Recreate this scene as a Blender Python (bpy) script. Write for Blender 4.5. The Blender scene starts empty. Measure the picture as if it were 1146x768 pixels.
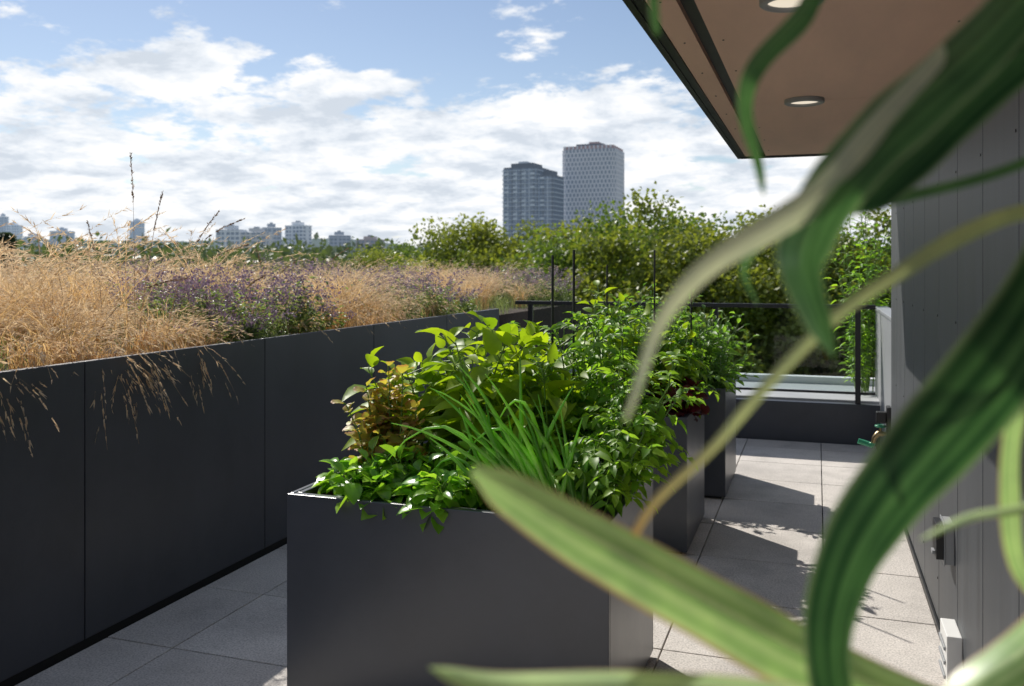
import bpy, math, random
import numpy as np
from mathutils import Vector, Matrix, noise as mnoise
R = np.random.RandomState(7); random.seed(7)
sc = bpy.context.scene
YAW = math.radians(18.8)
CR = np.array([math.cos(YAW), math.sin(YAW), 0.0]); CF = np.array([-math.sin(YAW), math.cos(YAW), 0.0])

# ------------------------------------------------------------------ helpers
def link(o, parent=None):
    sc.collection.objects.link(o)
    if parent: o.parent = parent
    return o
def empty(name, loc=(0,0,0), rz=0):
    e = bpy.data.objects.new(name, None); e.location = loc; e.rotation_euler = (0,0,rz)
    e.empty_display_size = .1
    return link(e)
def mk(name, parts, mats, smooth=False, parent=None, bevel=0):
    Vs=[];loops=[];tot=[];mi=[];cols=[];off=0
    for p in parts:
        V,F,C,m = p
        V=np.asarray(V,dtype=np.float32); F=np.asarray(F,dtype=np.int64)
        Vs.append(V); loops.append((F+off).ravel()); tot.append(np.full(len(F),F.shape[1])); mi.append(np.full(len(F),m))
        if C is None: C=np.zeros((len(V),4))
        cols.append(C); off+=len(V)
    V=np.concatenate(Vs);L=np.concatenate(loops);T=np.concatenate(tot);M=np.concatenate(mi);C=np.concatenate(cols).astype(np.float32)
    me=bpy.data.meshes.new(name)
    me.vertices.add(len(V)); me.vertices.foreach_set('co',V.ravel())
    me.loops.add(len(L)); me.loops.foreach_set('vertex_index',L.astype(np.int32))
    me.polygons.add(len(T)); st=np.concatenate([[0],np.cumsum(T)[:-1]])
    me.polygons.foreach_set('loop_start',st.astype(np.int32)); me.polygons.foreach_set('loop_total',T.astype(np.int32))
    me.polygons.foreach_set('material_index',M.astype(np.int32))
    me.polygons.foreach_set('use_smooth',np.full(len(T),smooth))
    me.update(calc_edges=True)
    a=me.color_attributes.new('vc','FLOAT_COLOR','POINT'); a.data.foreach_set('color',C.ravel())
    for m in mats: me.materials.append(m)
    me.validate()
    o=bpy.data.objects.new(name,me); link(o,parent)
    if bevel:
        b=o.modifiers.new('bev','BEVEL'); b.width=bevel; b.segments=2; b.limit_method='ANGLE'
    return o
BF=np.array([[0,3,2,1],[4,5,6,7],[0,1,5,4],[1,2,6,5],[2,3,7,6],[3,0,4,7]])
class MB:
    def __init__(s): s.p=[]
    def box(s,x0,x1,y0,y1,z0,z1,m=0,c=None,rz=0,piv=(0,0)):
        V=np.array([[x0,y0,z0],[x1,y0,z0],[x1,y1,z0],[x0,y1,z0],[x0,y0,z1],[x1,y0,z1],[x1,y1,z1],[x0,y1,z1]],dtype=float)
        if rz:
            c_,s_=math.cos(rz),math.sin(rz); X=V[:,0]-piv[0];Y=V[:,1]-piv[1]
            V[:,0]=piv[0]+X*c_-Y*s_; V[:,1]=piv[1]+X*s_+Y*c_
        C=None if c is None else np.tile([c,c,c,1.0],(8,1))
        s.p.append((V,BF,C,m)); return s
def tube(pts,rad,n=6,m=0,c=0.5):
    pts=np.asarray(pts,float); k=len(pts)
    rad=np.full(k,rad) if np.isscalar(rad) else np.asarray(rad)
    T=np.gradient(pts,axis=0); T/=np.linalg.norm(T,axis=1)[:,None]+1e-9
    ref=np.array([0,0,1.0]) if abs(T[:,2].mean())<.8 else np.array([1.0,0.13,0])
    A=np.cross(T,ref); A/=np.linalg.norm(A,axis=1)[:,None]+1e-9; B=np.cross(T,A)
    an=np.linspace(0,2*np.pi,n,endpoint=False)
    V=(pts[:,None]+rad[:,None,None]*(A[:,None]*np.cos(an)[None,:,None]+B[:,None]*np.sin(an)[None,:,None])).reshape(-1,3)
    F=[]
    for i in range(k-1):
        for j in range(n):
            F.append([i*n+j,i*n+(j+1)%n,(i+1)*n+(j+1)%n,(i+1)*n+j])
    t=np.repeat(np.linspace(0,1,k),n)
    C=np.stack([np.full(k*n,c),t,t*0,t*0+1],1)
    V=np.vstack([V,pts[0],pts[-1]]); C=np.vstack([C,C[0],C[-1]])
    for j in range(n):
        F.append([k*n,(j+1)%n,j,j]); F.append([k*n+1,(k-1)*n+j,(k-1)*n+(j+1)%n,(k-1)*n+(j+1)%n])
    Fq=np.array(F[:(k-1)*n]); Ft=np.array(F[(k-1)*n:])[:,:3]
    return [(V,Fq,C,m),(V,Ft,C,m)]
def nrm(v): return v/(np.linalg.norm(v,axis=-1,keepdims=True)+1e-9)
def place(tmpl,pos,dr,up,L,W,rnd=None,m=0):
    T,F=tmpl; n=len(T); M=len(pos)
    Y=nrm(dr); X=nrm(np.cross(Y,up)); Z=np.cross(X,Y)
    L=np.broadcast_to(L,(M,)); W=np.broadcast_to(W,(M,))
    V=pos[:,None]+X[:,None]*(T[None,:,0,None]*W[:,None,None])+Y[:,None]*(T[None,:,1,None]*L[:,None,None])+Z[:,None]*(T[None,:,2,None]*L[:,None,None])
    FF=(F[None]+(np.arange(M)*n)[:,None,None]).reshape(-1,F.shape[1])
    if rnd is None: rnd=R.rand(M)
    C=np.stack([np.repeat(rnd,n),np.tile(T[:,1],M),np.tile(np.abs(T[:,0])*2,M),np.ones(M*n)],1)
    return (V.reshape(-1,3),FF,C,m)
def leaf_t(rows,hw,cols=3,droop=.35,fold=.25,ruf=0,seed=0):
    rr=random.Random(seed); V=[];F=[]
    for t,h in zip(rows,hw):
        for c in range(cols):
            s=(c/(cols-1)-.5)*2
            z=-droop*t*t+fold*abs(s)*h*.5
            if ruf: z+=ruf*abs(s)*math.sin(t*17+s*5+rr.random()*1.5)
            V.append([s*h*.5,t,z])
    for i in range(len(rows)-1):
        for c in range(cols-1):
            a=i*cols+c; F.append([a,a+1,a+cols+1,a+cols])
    return np.array(V,float),np.array(F)
BROAD=leaf_t([0,.12,.35,.6,.82,1],[.06,.7,1,.85,.45,.03],3,.38,.3)
OVAL=leaf_t([0,.2,.5,.8,1],[.06,.8,1,.7,.05],3,.3,.35)
LEAFLET=leaf_t([0,.2,.4,.6,.8,1],[.05,.85,.7,.75,.4,.03],3,.35,.25)
RUFF=leaf_t([0,.2,.4,.6,.8,.92,1],[.2,.6,.9,1.1,1,.8,.4],5,.25,.25,.09,3)
QUAD=(np.array([[0,0,0],[.5,.45,.06],[0,1,-.1],[-.5,.45,.06]],float),np.array([[0,1,2,3]]))

# ------------------------------------------------------------------ materials
def newmat(name):
    m=bpy.data.materials.new(name); m.use_nodes=True; nt=m.node_tree; nt.nodes.clear()
    out=nt.nodes.new('ShaderNodeOutputMaterial'); return m,nt,out
def N(nt,t,**k):
    n=nt.nodes.new(t)
    for a,b in k.items(): setattr(n,a,b)
    return n
def ramp(nt,stops,src):
    r=N(nt,'ShaderNodeValToRGB'); e=r.color_ramp.elements
    while len(e)<len(stops): e.new(.5)
    for i,(p,c) in enumerate(stops):
        e[i].position=p; e[i].color=(*c,1) if len(c)==3 else c
    nt.links.new(src,r.inputs[0]); return r.outputs[0]
def solid(name,col,rough=.6,metal=0,var=.15,scale=6,bump=0,stretch=(1,1,1),spec=.5,speck=0,vcvar=0,haze_glow=0,stain=0):
    m,nt,out=newmat(name); b=N(nt,'ShaderNodeBsdfPrincipled'); nt.links.new(b.outputs[0],out.inputs[0])
    tc=N(nt,'ShaderNodeTexCoord'); mp=N(nt,'ShaderNodeMapping'); mp.inputs['Scale'].default_value=stretch
    nt.links.new(tc.outputs['Object'],mp.inputs[0])
    no=N(nt,'ShaderNodeTexNoise'); no.inputs['Scale'].default_value=scale; no.inputs['Detail'].default_value=6
    no.inputs['Roughness'].default_value=.65
    nt.links.new(mp.outputs[0],no.inputs[0])
    a=[c*(1-var) for c in col]; c2=[min(1,c*(1+var)) for c in col]
    col_o=ramp(nt,[(.3,a),(.7,c2)],no.outputs[0])
    def mul(c,s):
        mx=N(nt,'ShaderNodeMix',data_type='RGBA',blend_type='MULTIPLY'); mx.inputs[0].default_value=1
        nt.links.new(c,mx.inputs[6]); nt.links.new(s,mx.inputs[7]); return mx.outputs[2]
    if speck:
        n2=N(nt,'ShaderNodeTexNoise'); n2.inputs['Scale'].default_value=130; n2.inputs['Detail'].default_value=2
        nt.links.new(tc.outputs['Object'],n2.inputs[0])
        col_o=mul(col_o,ramp(nt,[(.35,(1-speck,)*3),(.5,(1,1,1)),(.68,(1+speck*.6,)*3)],n2.outputs[0]))
    if stain:
        n3=N(nt,'ShaderNodeTexNoise'); n3.inputs['Scale'].default_value=1.7; n3.inputs['Detail'].default_value=7; n3.inputs['Roughness'].default_value=.7
        nt.links.new(tc.outputs['Object'],n3.inputs[0])
        col_o=mul(col_o,ramp(nt,[(.36,(1-stain,)*3),(.52,(1,1,1))],n3.outputs[0]))
    if vcvar:
        at=N(nt,'ShaderNodeAttribute',attribute_name='vc'); se=N(nt,'ShaderNodeSeparateColor'); nt.links.new(at.outputs[0],se.inputs[0])
        col_o=mul(col_o,ramp(nt,[(0,(1-vcvar,)*3),(1,(1,1,1))],se.outputs[0]))
    nt.links.new(col_o,b.inputs['Base Color'])
    b.inputs['Metallic'].default_value=metal; b.inputs['Specular IOR Level'].default_value=spec
    if haze_glow:   # atmospheric haze painted as a faint blue glow on far away surfaces
        b.inputs['Emission Color'].default_value=(.50,.65,.86,1); b.inputs['Emission Strength'].default_value=haze_glow
    rr=N(nt,'ShaderNodeMapRange'); rr.inputs[3].default_value=max(0,rough-.08); rr.inputs[4].default_value=min(1,rough+.08)
    nt.links.new(no.outputs[0],rr.inputs[0]); nt.links.new(rr.outputs[0],b.inputs['Roughness'])
    if bump:
        bp=N(nt,'ShaderNodeBump'); bp.inputs['Strength'].default_value=bump; bp.inputs['Distance'].default_value=.01
        nt.links.new(no.outputs[0],bp.inputs['Height']); nt.links.new(bp.outputs[0],b.inputs['Normal'])
    return m
def leafmat(name,c0,c1,trans=.35,tcol=None,tip=None,rough=.45,edge=None,nscale=9,streak=0):
    m,nt,out=newmat(name); b=N(nt,'ShaderNodeBsdfPrincipled')
    at=N(nt,'ShaderNodeAttribute',attribute_name='vc'); se=N(nt,'ShaderNodeSeparateColor'); nt.links.new(at.outputs[0],se.inputs[0])
    col=ramp(nt,[(0,c0),(1,c1)],se.outputs[0])
    tc=N(nt,'ShaderNodeTexCoord'); no=N(nt,'ShaderNodeTexNoise'); no.inputs['Scale'].default_value=nscale; no.inputs['Detail'].default_value=4
    nt.links.new(tc.outputs['Object'],no.inputs[0])
    s=ramp(nt,[(.3,(.72,)*3),(.7,(1.2,1.15,1.0))],no.outputs[0])
    mx=N(nt,'ShaderNodeMix',data_type='RGBA',blend_type='MULTIPLY'); mx.inputs[0].default_value=1
    nt.links.new(col,mx.inputs[6]); nt.links.new(s,mx.inputs[7]); col=mx.outputs[2]
    if tip:
        fr=ramp(nt,[(tip[0],(0,0,0)),(tip[1],(1,1,1))],se.outputs[1])
        m2=N(nt,'ShaderNodeMix',data_type='RGBA'); nt.links.new(fr,m2.inputs[0]); nt.links.new(col,m2.inputs[6]); m2.inputs[7].default_value=(*tip[2],1); col=m2.outputs[2]
    if edge:
        fr=ramp(nt,[(edge[0],(0,0,0)),(edge[1],(1,1,1))],se.outputs[2])
        m2=N(nt,'ShaderNodeMix',data_type='RGBA'); nt.links.new(fr,m2.inputs[0]); nt.links.new(col,m2.inputs[6]); m2.inputs[7].default_value=(*edge[2],1); col=m2.outputs[2]
    nt.links.new(col,b.inputs['Base Color']); b.inputs['Roughness'].default_value=rough
    tr=N(nt,'ShaderNodeBsdfTranslucent')
    g=N(nt,'ShaderNodeMix',data_type='RGBA',blend_type='MULTIPLY'); g.inputs[0].default_value=1
    nt.links.new(col,g.inputs[6]); g.inputs[7].default_value=(*(tcol or (2.2,2.2,1.0)),1); g.clamp_result=False
    nt.links.new(g.outputs[2],tr.inputs[0])
    ms=N(nt,'ShaderNodeMixShader'); ms.inputs[0].default_value=trans
    nt.links.new(b.outputs[0],ms.inputs[1]); nt.links.new(tr.outputs[0],ms.inputs[2]); nt.links.new(ms.outputs[0],out.inputs[0])
    return m
M_metal=solid('charcoal_powder_coat',(.052,.057,.070),.42,var=.16,scale=2.5,stretch=(1,1,.4),bump=.02,stain=.18)
M_planter=solid('planter_powder_coat',(.050,.056,.070),.34,var=.12,scale=3,bump=.02,stain=.15,spec=.8)
M_black=solid('black_metal',(.012,.012,.013),.45)
M_dark=solid('dark_gap',(.008,.008,.008),.9)
M_soil=solid('soil',(.045,.03,.02),.95,var=.5,scale=40,bump=1)
M_paver=solid('concrete_paver',(.61,.57,.53),.85,var=.10,scale=3,speck=.28,vcvar=.14,bump=.1,stain=.2)
M_under=solid('paver_joint',(.03,.03,.03),.95)
M_clad=solid('charcoal_cladding',(.066,.070,.075),.5,var=.30,scale=14,stretch=(1,1,.06),bump=.08)
M_screw=solid('screw_metal',(.03,.03,.03),.4,metal=.6)
M_soffit=solid('plywood_soffit',(.72,.48,.37),.6,var=.08,scale=5,stretch=(1,.2,1))
M_white=solid('white_plastic',(.75,.75,.73),.4,var=.03)
M_grey=solid('grey_plastic',(.3,.31,.32),.45,var=.05)
M_lgrey=solid('membrane_coping',(.38,.39,.40),.6,var=.12,scale=3)
M_teal=solid('green_valve_handle',(.01,.22,.11),.4)
M_brass=solid('brass',(.35,.26,.14),.35,metal=1)
M_terra=solid('terracotta',(.42,.16,.08),.8,var=.15,bump=.1)
M_stake=solid('stake',(.02,.022,.02),.6)
M_bark=solid('bark',(.09,.065,.045),.9,var=.4,scale=3,bump=.6)
M_ground=solid('ground_grass',(.07,.09,.04),.95,var=.4,scale=.05)
M_building=solid('building_wall',(.22,.22,.22),.8)

# ------------------------------------------------------------------ world
w=bpy.data.worlds.new('World'); sc.world=w; w.use_nodes=True; nt=w.node_tree; nt.nodes.clear()
SUN=Vector((-.85,.75,1.12)).normalized(); EL=math.asin(SUN.z); AZ=math.atan2(SUN.x,SUN.y)
out=N(nt,'ShaderNodeOutputWorld'); sky=N(nt,'ShaderNodeTexSky'); sky.sky_type='NISHITA'; sky.sun_disc=False
sky.sun_elevation=EL; sky.sun_rotation=AZ%(2*math.pi); sky.air_density=1.0; sky.dust_density=.2; sky.ozone_density=2.0
tint=N(nt,'ShaderNodeMix',data_type='RGBA',blend_type='MULTIPLY'); tint.inputs[0].default_value=1; tint.inputs[7].default_value=(.97,.88,.84,1); nt.links.new(sky.outputs[0],tint.inputs[6])
bg=N(nt,'ShaderNodeBackground'); bg.inputs[1].default_value=.12; nt.links.new(tint.outputs[2],bg.inputs[0])
tc=N(nt,'ShaderNodeTexCoord'); sp=N(nt,'ShaderNodeSeparateXYZ'); nt.links.new(tc.outputs['Generated'],sp.inputs[0])
def math_(op,a,b=None,c=None,clamp=False):
    n=N(nt,'ShaderNodeMath',operation=op); n.use_clamp=clamp
    for i,v in enumerate([a,b,c]):
        if v is None: continue
        if isinstance(v,(int,float)): n.inputs[i].default_value=v
        else: nt.links.new(v,n.inputs[i])
    return n.outputs[0]
zz=math_('MAXIMUM',sp.outputs[2],0.0); den=math_('ADD',zz,.20)
cx=math_('DIVIDE',sp.outputs[0],den); cy=math_('DIVIDE',sp.outputs[1],den)
cb=N(nt,'ShaderNodeCombineXYZ'); nt.links.new(cx,cb.inputs[0]); nt.links.new(cy,cb.inputs[1]); cb.inputs[2].default_value=1.7
def cn(scale,det,rough,dist=0,off=(0,0,0)):
    mp=N(nt,'ShaderNodeMapping'); mp.inputs['Location'].default_value=off; nt.links.new(cb.outputs[0],mp.inputs[0])
    n=N(nt,'ShaderNodeTexNoise'); n.inputs['Scale'].default_value=scale; n.inputs['Detail'].default_value=det; n.inputs['Roughness'].default_value=rough
    n.inputs['Distortion'].default_value=dist; nt.links.new(mp.outputs[0],n.inputs[0]); return n.outputs[0]
n1=cn(3.1,13,.60,.1,(3.1,1.2,0))
cov=N(nt,'ShaderNodeMapRange'); cov.inputs[1].default_value=.06; cov.inputs[2].default_value=.255; cov.inputs[3].default_value=.24; cov.inputs[4].default_value=-.03
nt.links.new(zz,cov.inputs[0])
v=math_('ADD',n1,cov.outputs[0])
mask=N(nt,'ShaderNodeMapRange'); mask.interpolation_type='SMOOTHSTEP'; mask.inputs[1].default_value=.50; mask.inputs[2].default_value=.59; nt.links.new(v,mask.inputs[0])
mk_=math_('MULTIPLY',mask.outputs[0],.985)
n2=cn(4.2,11,.62,.1,(3.25,1.42,0))
ccol=ramp(nt,[(.38,(.64,.70,.78)),(.47,(.81,.855,.915)),(.57,(1.0,1.0,1.0))],n2)
cbg=N(nt,'ShaderNodeBackground'); cbg.inputs[1].default_value=1.05; nt.links.new(ccol,cbg.inputs[0])
ms=N(nt,'ShaderNodeMixShader'); nt.links.new(mk_,ms.inputs[0]); nt.links.new(bg.outputs[0],ms.inputs[1]); nt.links.new(cbg.outputs[0],ms.inputs[2])
nt.links.new(ms.outputs[0],out.inputs[0])
sl=bpy.data.lights.new('sun','SUN'); sl.energy=5; sl.angle=math.radians(.5); sl.color=(1,.95,.87)
so=bpy.data.objects.new('sun',sl); so.rotation_euler=SUN.to_track_quat('Z','Y').to_euler(); so.location=(-20,20,30); link(so)

# ------------------------------------------------------------------ camera
cam=bpy.data.cameras.new('camera'); co=bpy.data.objects.new('camera',cam); link(co); sc.camera=co
co.location=(0,0,1.5); co.rotation_euler=(math.pi/2,0,YAW)
cam.sensor_width=36; cam.lens=31.5; cam.shift_y=-.0733; cam.clip_start=.05; cam.clip_end=9000
cam.dof.use_dof=True; cam.dof.focus_distance=3.7; cam.dof.aperture_fstop=4.0
sc.view_settings.view_transform='Standard'; sc.view_settings.look='None'; sc.view_settings.exposure=0

# ------------------------------------------------------------------ ground
G=-14.0
mk('ground',[(np.array([[-6000,-6000,G],[6000,-6000,G],[6000,6000,G],[-6000,6000,G]]),np.array([[0,1,2,3]]),None,0)],[M_ground])

# ------------------------------------------------------------------ terrace
b=MB(); b.box(-2.79,.6,-4,8.9,-.35,-.045)
o=mk('terrace_deck',b.p,[M_under])
b=MB(); b.box(-12,6,-6,8.85,G+.01,-.36); mk('lower_building',b.p,[M_building])
b=MB()
for i in range(-6,2):
    for k in range(-7,15):
        x0=.035+i*.61; y0=-.13+k*.61
        x1=x0+.604; y1=y0+.604
        x0=max(x0,-2.73); x1=min(x1,.47); y1=min(y1,8.12)
        if x1-x0<.02 or y1-y0<.02: continue
        dz=R.uniform(-.0012,.0012)
        b.box(x0,x1,y0,y1,-.04,dz,0,R.rand())
mk('paver_floor',b.p,[M_paver],bevel=.002)
p=empty('parapet_wall')
b=MB(); 
ys=[-3.29+1.22*i for i in range(0,10)]
for a,c in zip(ys[:-1],ys[1:]):
    b.box(-2.775,-2.74,a+.003,c-.003,.03,1.13)
mk('panels',b.p,[M_metal],parent=p,bevel=.003)
b=MB(); b.box(-2.80,-2.7752,-3.2,7.65,-.03,1.115); b.box(-2.772,-2.745,-3.2,7.65,-.03,.029); mk('backing',b.p,[M_dark],parent=p)  # second box: black gasket strip, stands in for shadow along the wall base
b=MB(); b.box(-11,-2.81,-1,11.5,-.3,1.06)
mk('green_roof_soil',b.p,[M_soil])
b=MB(); b.box(-11.2,-2.805,8.9,11.6,G+.02,-.31); mk('neighbour_roof_block',b.p,[M_building])
p=empty('end_parapet')
b=MB(); b.box(-2.79,.52,8.14,8.24,-.03,.34); b.box(-2.79,.52,8.245,8.84,-.3,.30)
mk('curb',b.p,[M_metal],parent=p,bevel=.004)
b=MB(); b.box(-2.79,.55,8.26,9.3,.305,.36); mk('coping_deck',b.p,[M_lgrey],parent=p,bevel=.01)
b=MB(); b.box(-2.79,.55,9.305,9.42,.30,.43); mk('coping_lip',b.p,[M_white],parent=p,bevel=.01)
m,ntg,og=newmat('glass'); gl=N(ntg,'ShaderNodeBsdfGlossy'); gl.inputs['Roughness'].default_value=.02
tr=N(ntg,'ShaderNodeBsdfTransparent'); tr.inputs[0].default_value=(.86,.91,.90,1); fr=N(ntg,'ShaderNodeFresnel'); fr.inputs[0].default_value=1.3
mx=N(ntg,'ShaderNodeMixShader'); ntg.links.new(fr.outputs[0],mx.inputs[0]); ntg.links.new(tr.outputs[0],mx.inputs[1]); ntg.links.new(gl.outputs[0],mx.inputs[2]); ntg.links.new(mx.outputs[0],og.inputs[0])
M_glass=m
p=empty('glass_railing')
b=MB(); b.box(-2.75,.47,8.165,8.215,1.15,1.185)
for x in (-2.6,-1.75,-.86,.33): b.box(x-.022,x+.022,8.168,8.212,.341,1.149)
b.box(-2.75,.47,8.175,8.205,.42,.44)
mk('posts_and_rails',b.p,[M_black],parent=p,bevel=.003)
b=MB()
for a,c in ((-2.57,-1.78),(-1.72,-.89),(-.83,.30)): b.box(a,c,8.186,8.194,.445,1.148)
mk('glass_panes',b.p,[M_glass],parent=p)

p=empty('clad_building')
b=MB(); 
y=-3.7; 
while y<6.6:
    y1=min(y+.52,6.64); b.box(.48,.505,y+.004,y1-.004,.03,2.266); y=y1
b.box(.507,.53,6.642,6.66,.03,2.266)
mk('cladding_boards',b.p,[M_clad],parent=p,bevel=.0025)
b=MB(); b.box(.506,5.5,-3.8,6.64,-.03,2.266); mk('core',b.p,[M_dark],parent=p)
b=MB(); y=-3.7
while y<6.5:
    for z in (.2,.75,1.3,1.85,2.15):
        if y+.035<6.6: b.p+= tube([[.481,y+.035,z],[.4775,y+.035,z]],.0045,8)
    y+=.52
mk('screws',b.p,[M_screw],parent=p)
b=MB(); b.box(.47,.478,-3.7,6.6,.0,.028); mk('base_flashing',b.p,[M_black],parent=p)
b=MB(); b.box(.505,.60,6.67,8.9,-.03,1.12); b.box(.495,.61,6.67,8.92,1.122,1.15)
mk('side_parapet',b.p,[M_grey],bevel=.004)

p=empty('roof_overhang')
b=MB()
b.box(-.47,-.385,-3.8,6.40,2.272,2.30); 
yy=-3.8
while yy<6.40:
    y2=min(yy+2.04,6.40); b.box(-.335,.9,yy+.002,y2-.002,2.272,2.30); yy=y2
mk('soffit_panels',b.p,[M_soffit],parent=p)
b=MB(); b.box(-.50,5.6,-3.9,6.43,2.302,2.50)
b.box(-.385,-.335,-3.8,6.40,2.294,2.301)
mk('roof_slab',b.p,[M_black],parent=p)
b=MB(); b.box(-.525,-.502,-3.9,6.45,2.262,2.53); b.box(-.502,5.6,6.432,6.455,2.262,2.53); b.box(-.502,-.472,-3.9,6.43,2.268,2.30)
b.box(-.47,.9,6.402,6.43,2.268,2.30)
mk('fascia',b.p,[M_black],parent=p)
b=MB()
for y in np.arange(-3.4,6.3,.5):
    for x in (-.43,-.3,.42):
        b.p+=tube([[x,y,2.2722],[x,y,2.2695]],.0035,8)
mk('soffit_screws',b.p,[M_screw],parent=p)
m,nl,ol=newmat('downlight_lens'); e=N(nl,'ShaderNodeEmission'); e.inputs[0].default_value=(1,.88,.70,1); e.inputs[1].default_value=.85; nl.links.new(e.outputs[0],ol.inputs[0]); M_lens=m
for (x,y) in ((-.055,4.32),(-.07,2.68),(-.06,.9)):
    q=empty('soffit_downlight',(x,y,2.272))
    an=np.linspace(0,2*np.pi,33)[:-1]
    prof=[(.088,0),(.088,-.016),(.082,-.02),(.07,-.02),(.066,-.008)]
    n=32
    V=np.array([[r*math.cos(a),r*math.sin(a),z] for r,z in prof for a in an])
    F=np.array([[i*n+k,i*n+(k+1)%n,(i+1)*n+(k+1)%n,(i+1)*n+k] for i in range(4) for k in range(n)])
    mk('trim_ring',[(V,F,None,0)],[M_grey],smooth=True,parent=q)
    V=np.array([[.067*math.cos(a),.067*math.sin(a),-.009] for a in an]); mk('lens',[(V,np.arange(32)[None],None,0)],[M_lens],parent=q)

q=empty('hose_bibb',(.505,7.0,.30))
pp=tube([[0,0,0],[-.05,0,0]],.014,10)+tube([[-.05,0,0],[-.085,0,0],[-.11,0,-.03],[-.12,0,-.07]],[.02,.022,.018,.016],10)+tube([[-.07,0,.0],[-.07,0,.05]],.01,8)
mk('brass_body',pp,[M_brass],smooth=True,parent=q)
an=np.linspace(0,2*np.pi,17)
pp=tube([[-.07+.032*math.cos(a),.032*math.sin(a),.055] for a in an],.009,8)+tube([[-.10,0,.055],[-.04,0,.055]],.006,8)+tube([[-.07,-.03,.055],[-.07,.03,.055]],.006,8)+tube([[-.12,0,-.07],[-.125,0,-.09],[-.16,.02,-.08],[-.22,.02,-.065]],.02,8)
mk('green_handle',pp,[M_teal],smooth=True,parent=q)
b=MB(); b.box(-.03,0,-.06,.06,-.12,.2); b.box(-.10,-.031,-.03,.03,.08,.16); mk('back_plate',b.p,[M_black],parent=q,bevel=.006)
q=empty('outdoor_outlet_box',(.48,3.72,.475))
b=MB(); b.box(-.03,0,-.06,.06,-.075,.075); b.box(-.06,-.0345,-.055,.055,-.06,.07,1); b.box(-.034,-.0305,-.065,.065,-.08,.08,0)
mk('cover',b.p,[M_grey,M_black],parent=q,bevel=.008)
b=MB(); b.box(-.07,-.0605,-.02,.02,-.05,-.038); mk('latch',b.p,[M_grey],parent=q)
q=empty('wall_vent_box',(.48,3.55,.12))
b=MB(); b.box(-.05,0,-.09,.09,-.09,.09); b.box(-.058,-.051,-.07,.07,-.07,-.055,1); b.box(-.058,-.051,-.07,.07,-.02,-.005,1); b.box(-.058,-.051,-.07,.07,.03,.045,1)
mk('louvre_cover',b.p,[M_white,M_grey],parent=q,bevel=.004)

# ------------------------------------------------------------------ planters
def planter(x0,x1,y0,y1,h=.72):
    q=empty('planter_box')
    b=MB(); t=.018
    b.box(x0,x1,y0,y0+t,.02,h); b.box(x0,x1,y1-t,y1,.02,h); b.box(x0,x0+t,y0+t+.001,y1-t-.001,.02,h); b.box(x1-t,x1,y0+t+.001,y1-t-.001,.02,h)
    f=.038
    mk('side_panels',b.p,[M_planter],parent=q,bevel=.003)
    b=MB(); b.box(x0+t+.001,x1-t-.001,y0+t+.001,y0+f,h-.03,h-.002); b.box(x0+t+.001,x1-t-.001,y1-f,y1-t-.001,h-.03,h-.002)
    b.box(x0+t+.001,x0+f,y0+f+.001,y1-f-.001,h-.03,h-.002); b.box(x1-f,x1-t-.001,y0+f+.001,y1-f-.001,h-.03,h-.002)
    mk('rim_return',b.p,[M_planter],parent=q,bevel=.002)
    b=MB(); b.box(x0+.03,x1-.03,y0+.03,y1-.03,.0,.02); mk('feet',b.p,[M_black],parent=q)
    n=24; gx=np.linspace(x0+.019,x1-.019,n); gy=np.linspace(y0+.019,y1-.019,n)
    V=np.array([[x,y,h-.06+.02*mnoise.noise(Vector((x*9,y*9,0)))] for y in gy for x in gx]); F=np.array([[i*n+k,i*n+k+1,(i+1)*n+k+1,(i+1)*n+k] for i in range(n-1) for k in range(n-1)])
    mk('soil',[(V,F,None,0)],[M_soil],smooth=True,parent=q)
planter(-1.735,-.60,2.68,3.46); planter(-1.77,-.64,4.70,5.47); planter(-1.70,-.56,5.92,6.72)

# ------------------------------------------------------------------ vegetable plants
G_pep=leafmat('pepper_leaf',(.16,.29,.022),(.36,.50,.04),.55,(1.7,1.6,.5))
G_bas=leafmat('basil_leaf',(.15,.38,.04),(.34,.58,.08),.48,(1.5,1.5,.6),rough=.26)
G_tom=leafmat('tomato_leaf',(.11,.26,.03),(.30,.50,.065),.52,(1.7,1.7,.7))
G_dk=leafmat('herb_leaf',(.07,.17,.028),(.17,.32,.05),.45)
G_on=leafmat('onion_leaf',(.15,.35,.06),(.32,.56,.13),.38,rough=.30)
G_let=leafmat('lettuce_leaf',(.42,.48,.09),(.56,.48,.13),.5,(1.3,1.2,.6),tip=(.6,1.0,(.44,.20,.11)))
G_red=leafmat('red_lettuce_leaf',(.10,.02,.025),(.18,.035,.04),.3,(2,1,1))
G_stem=leafmat('green_stem',(.12,.24,.04),(.18,.30,.06),.1)
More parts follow.
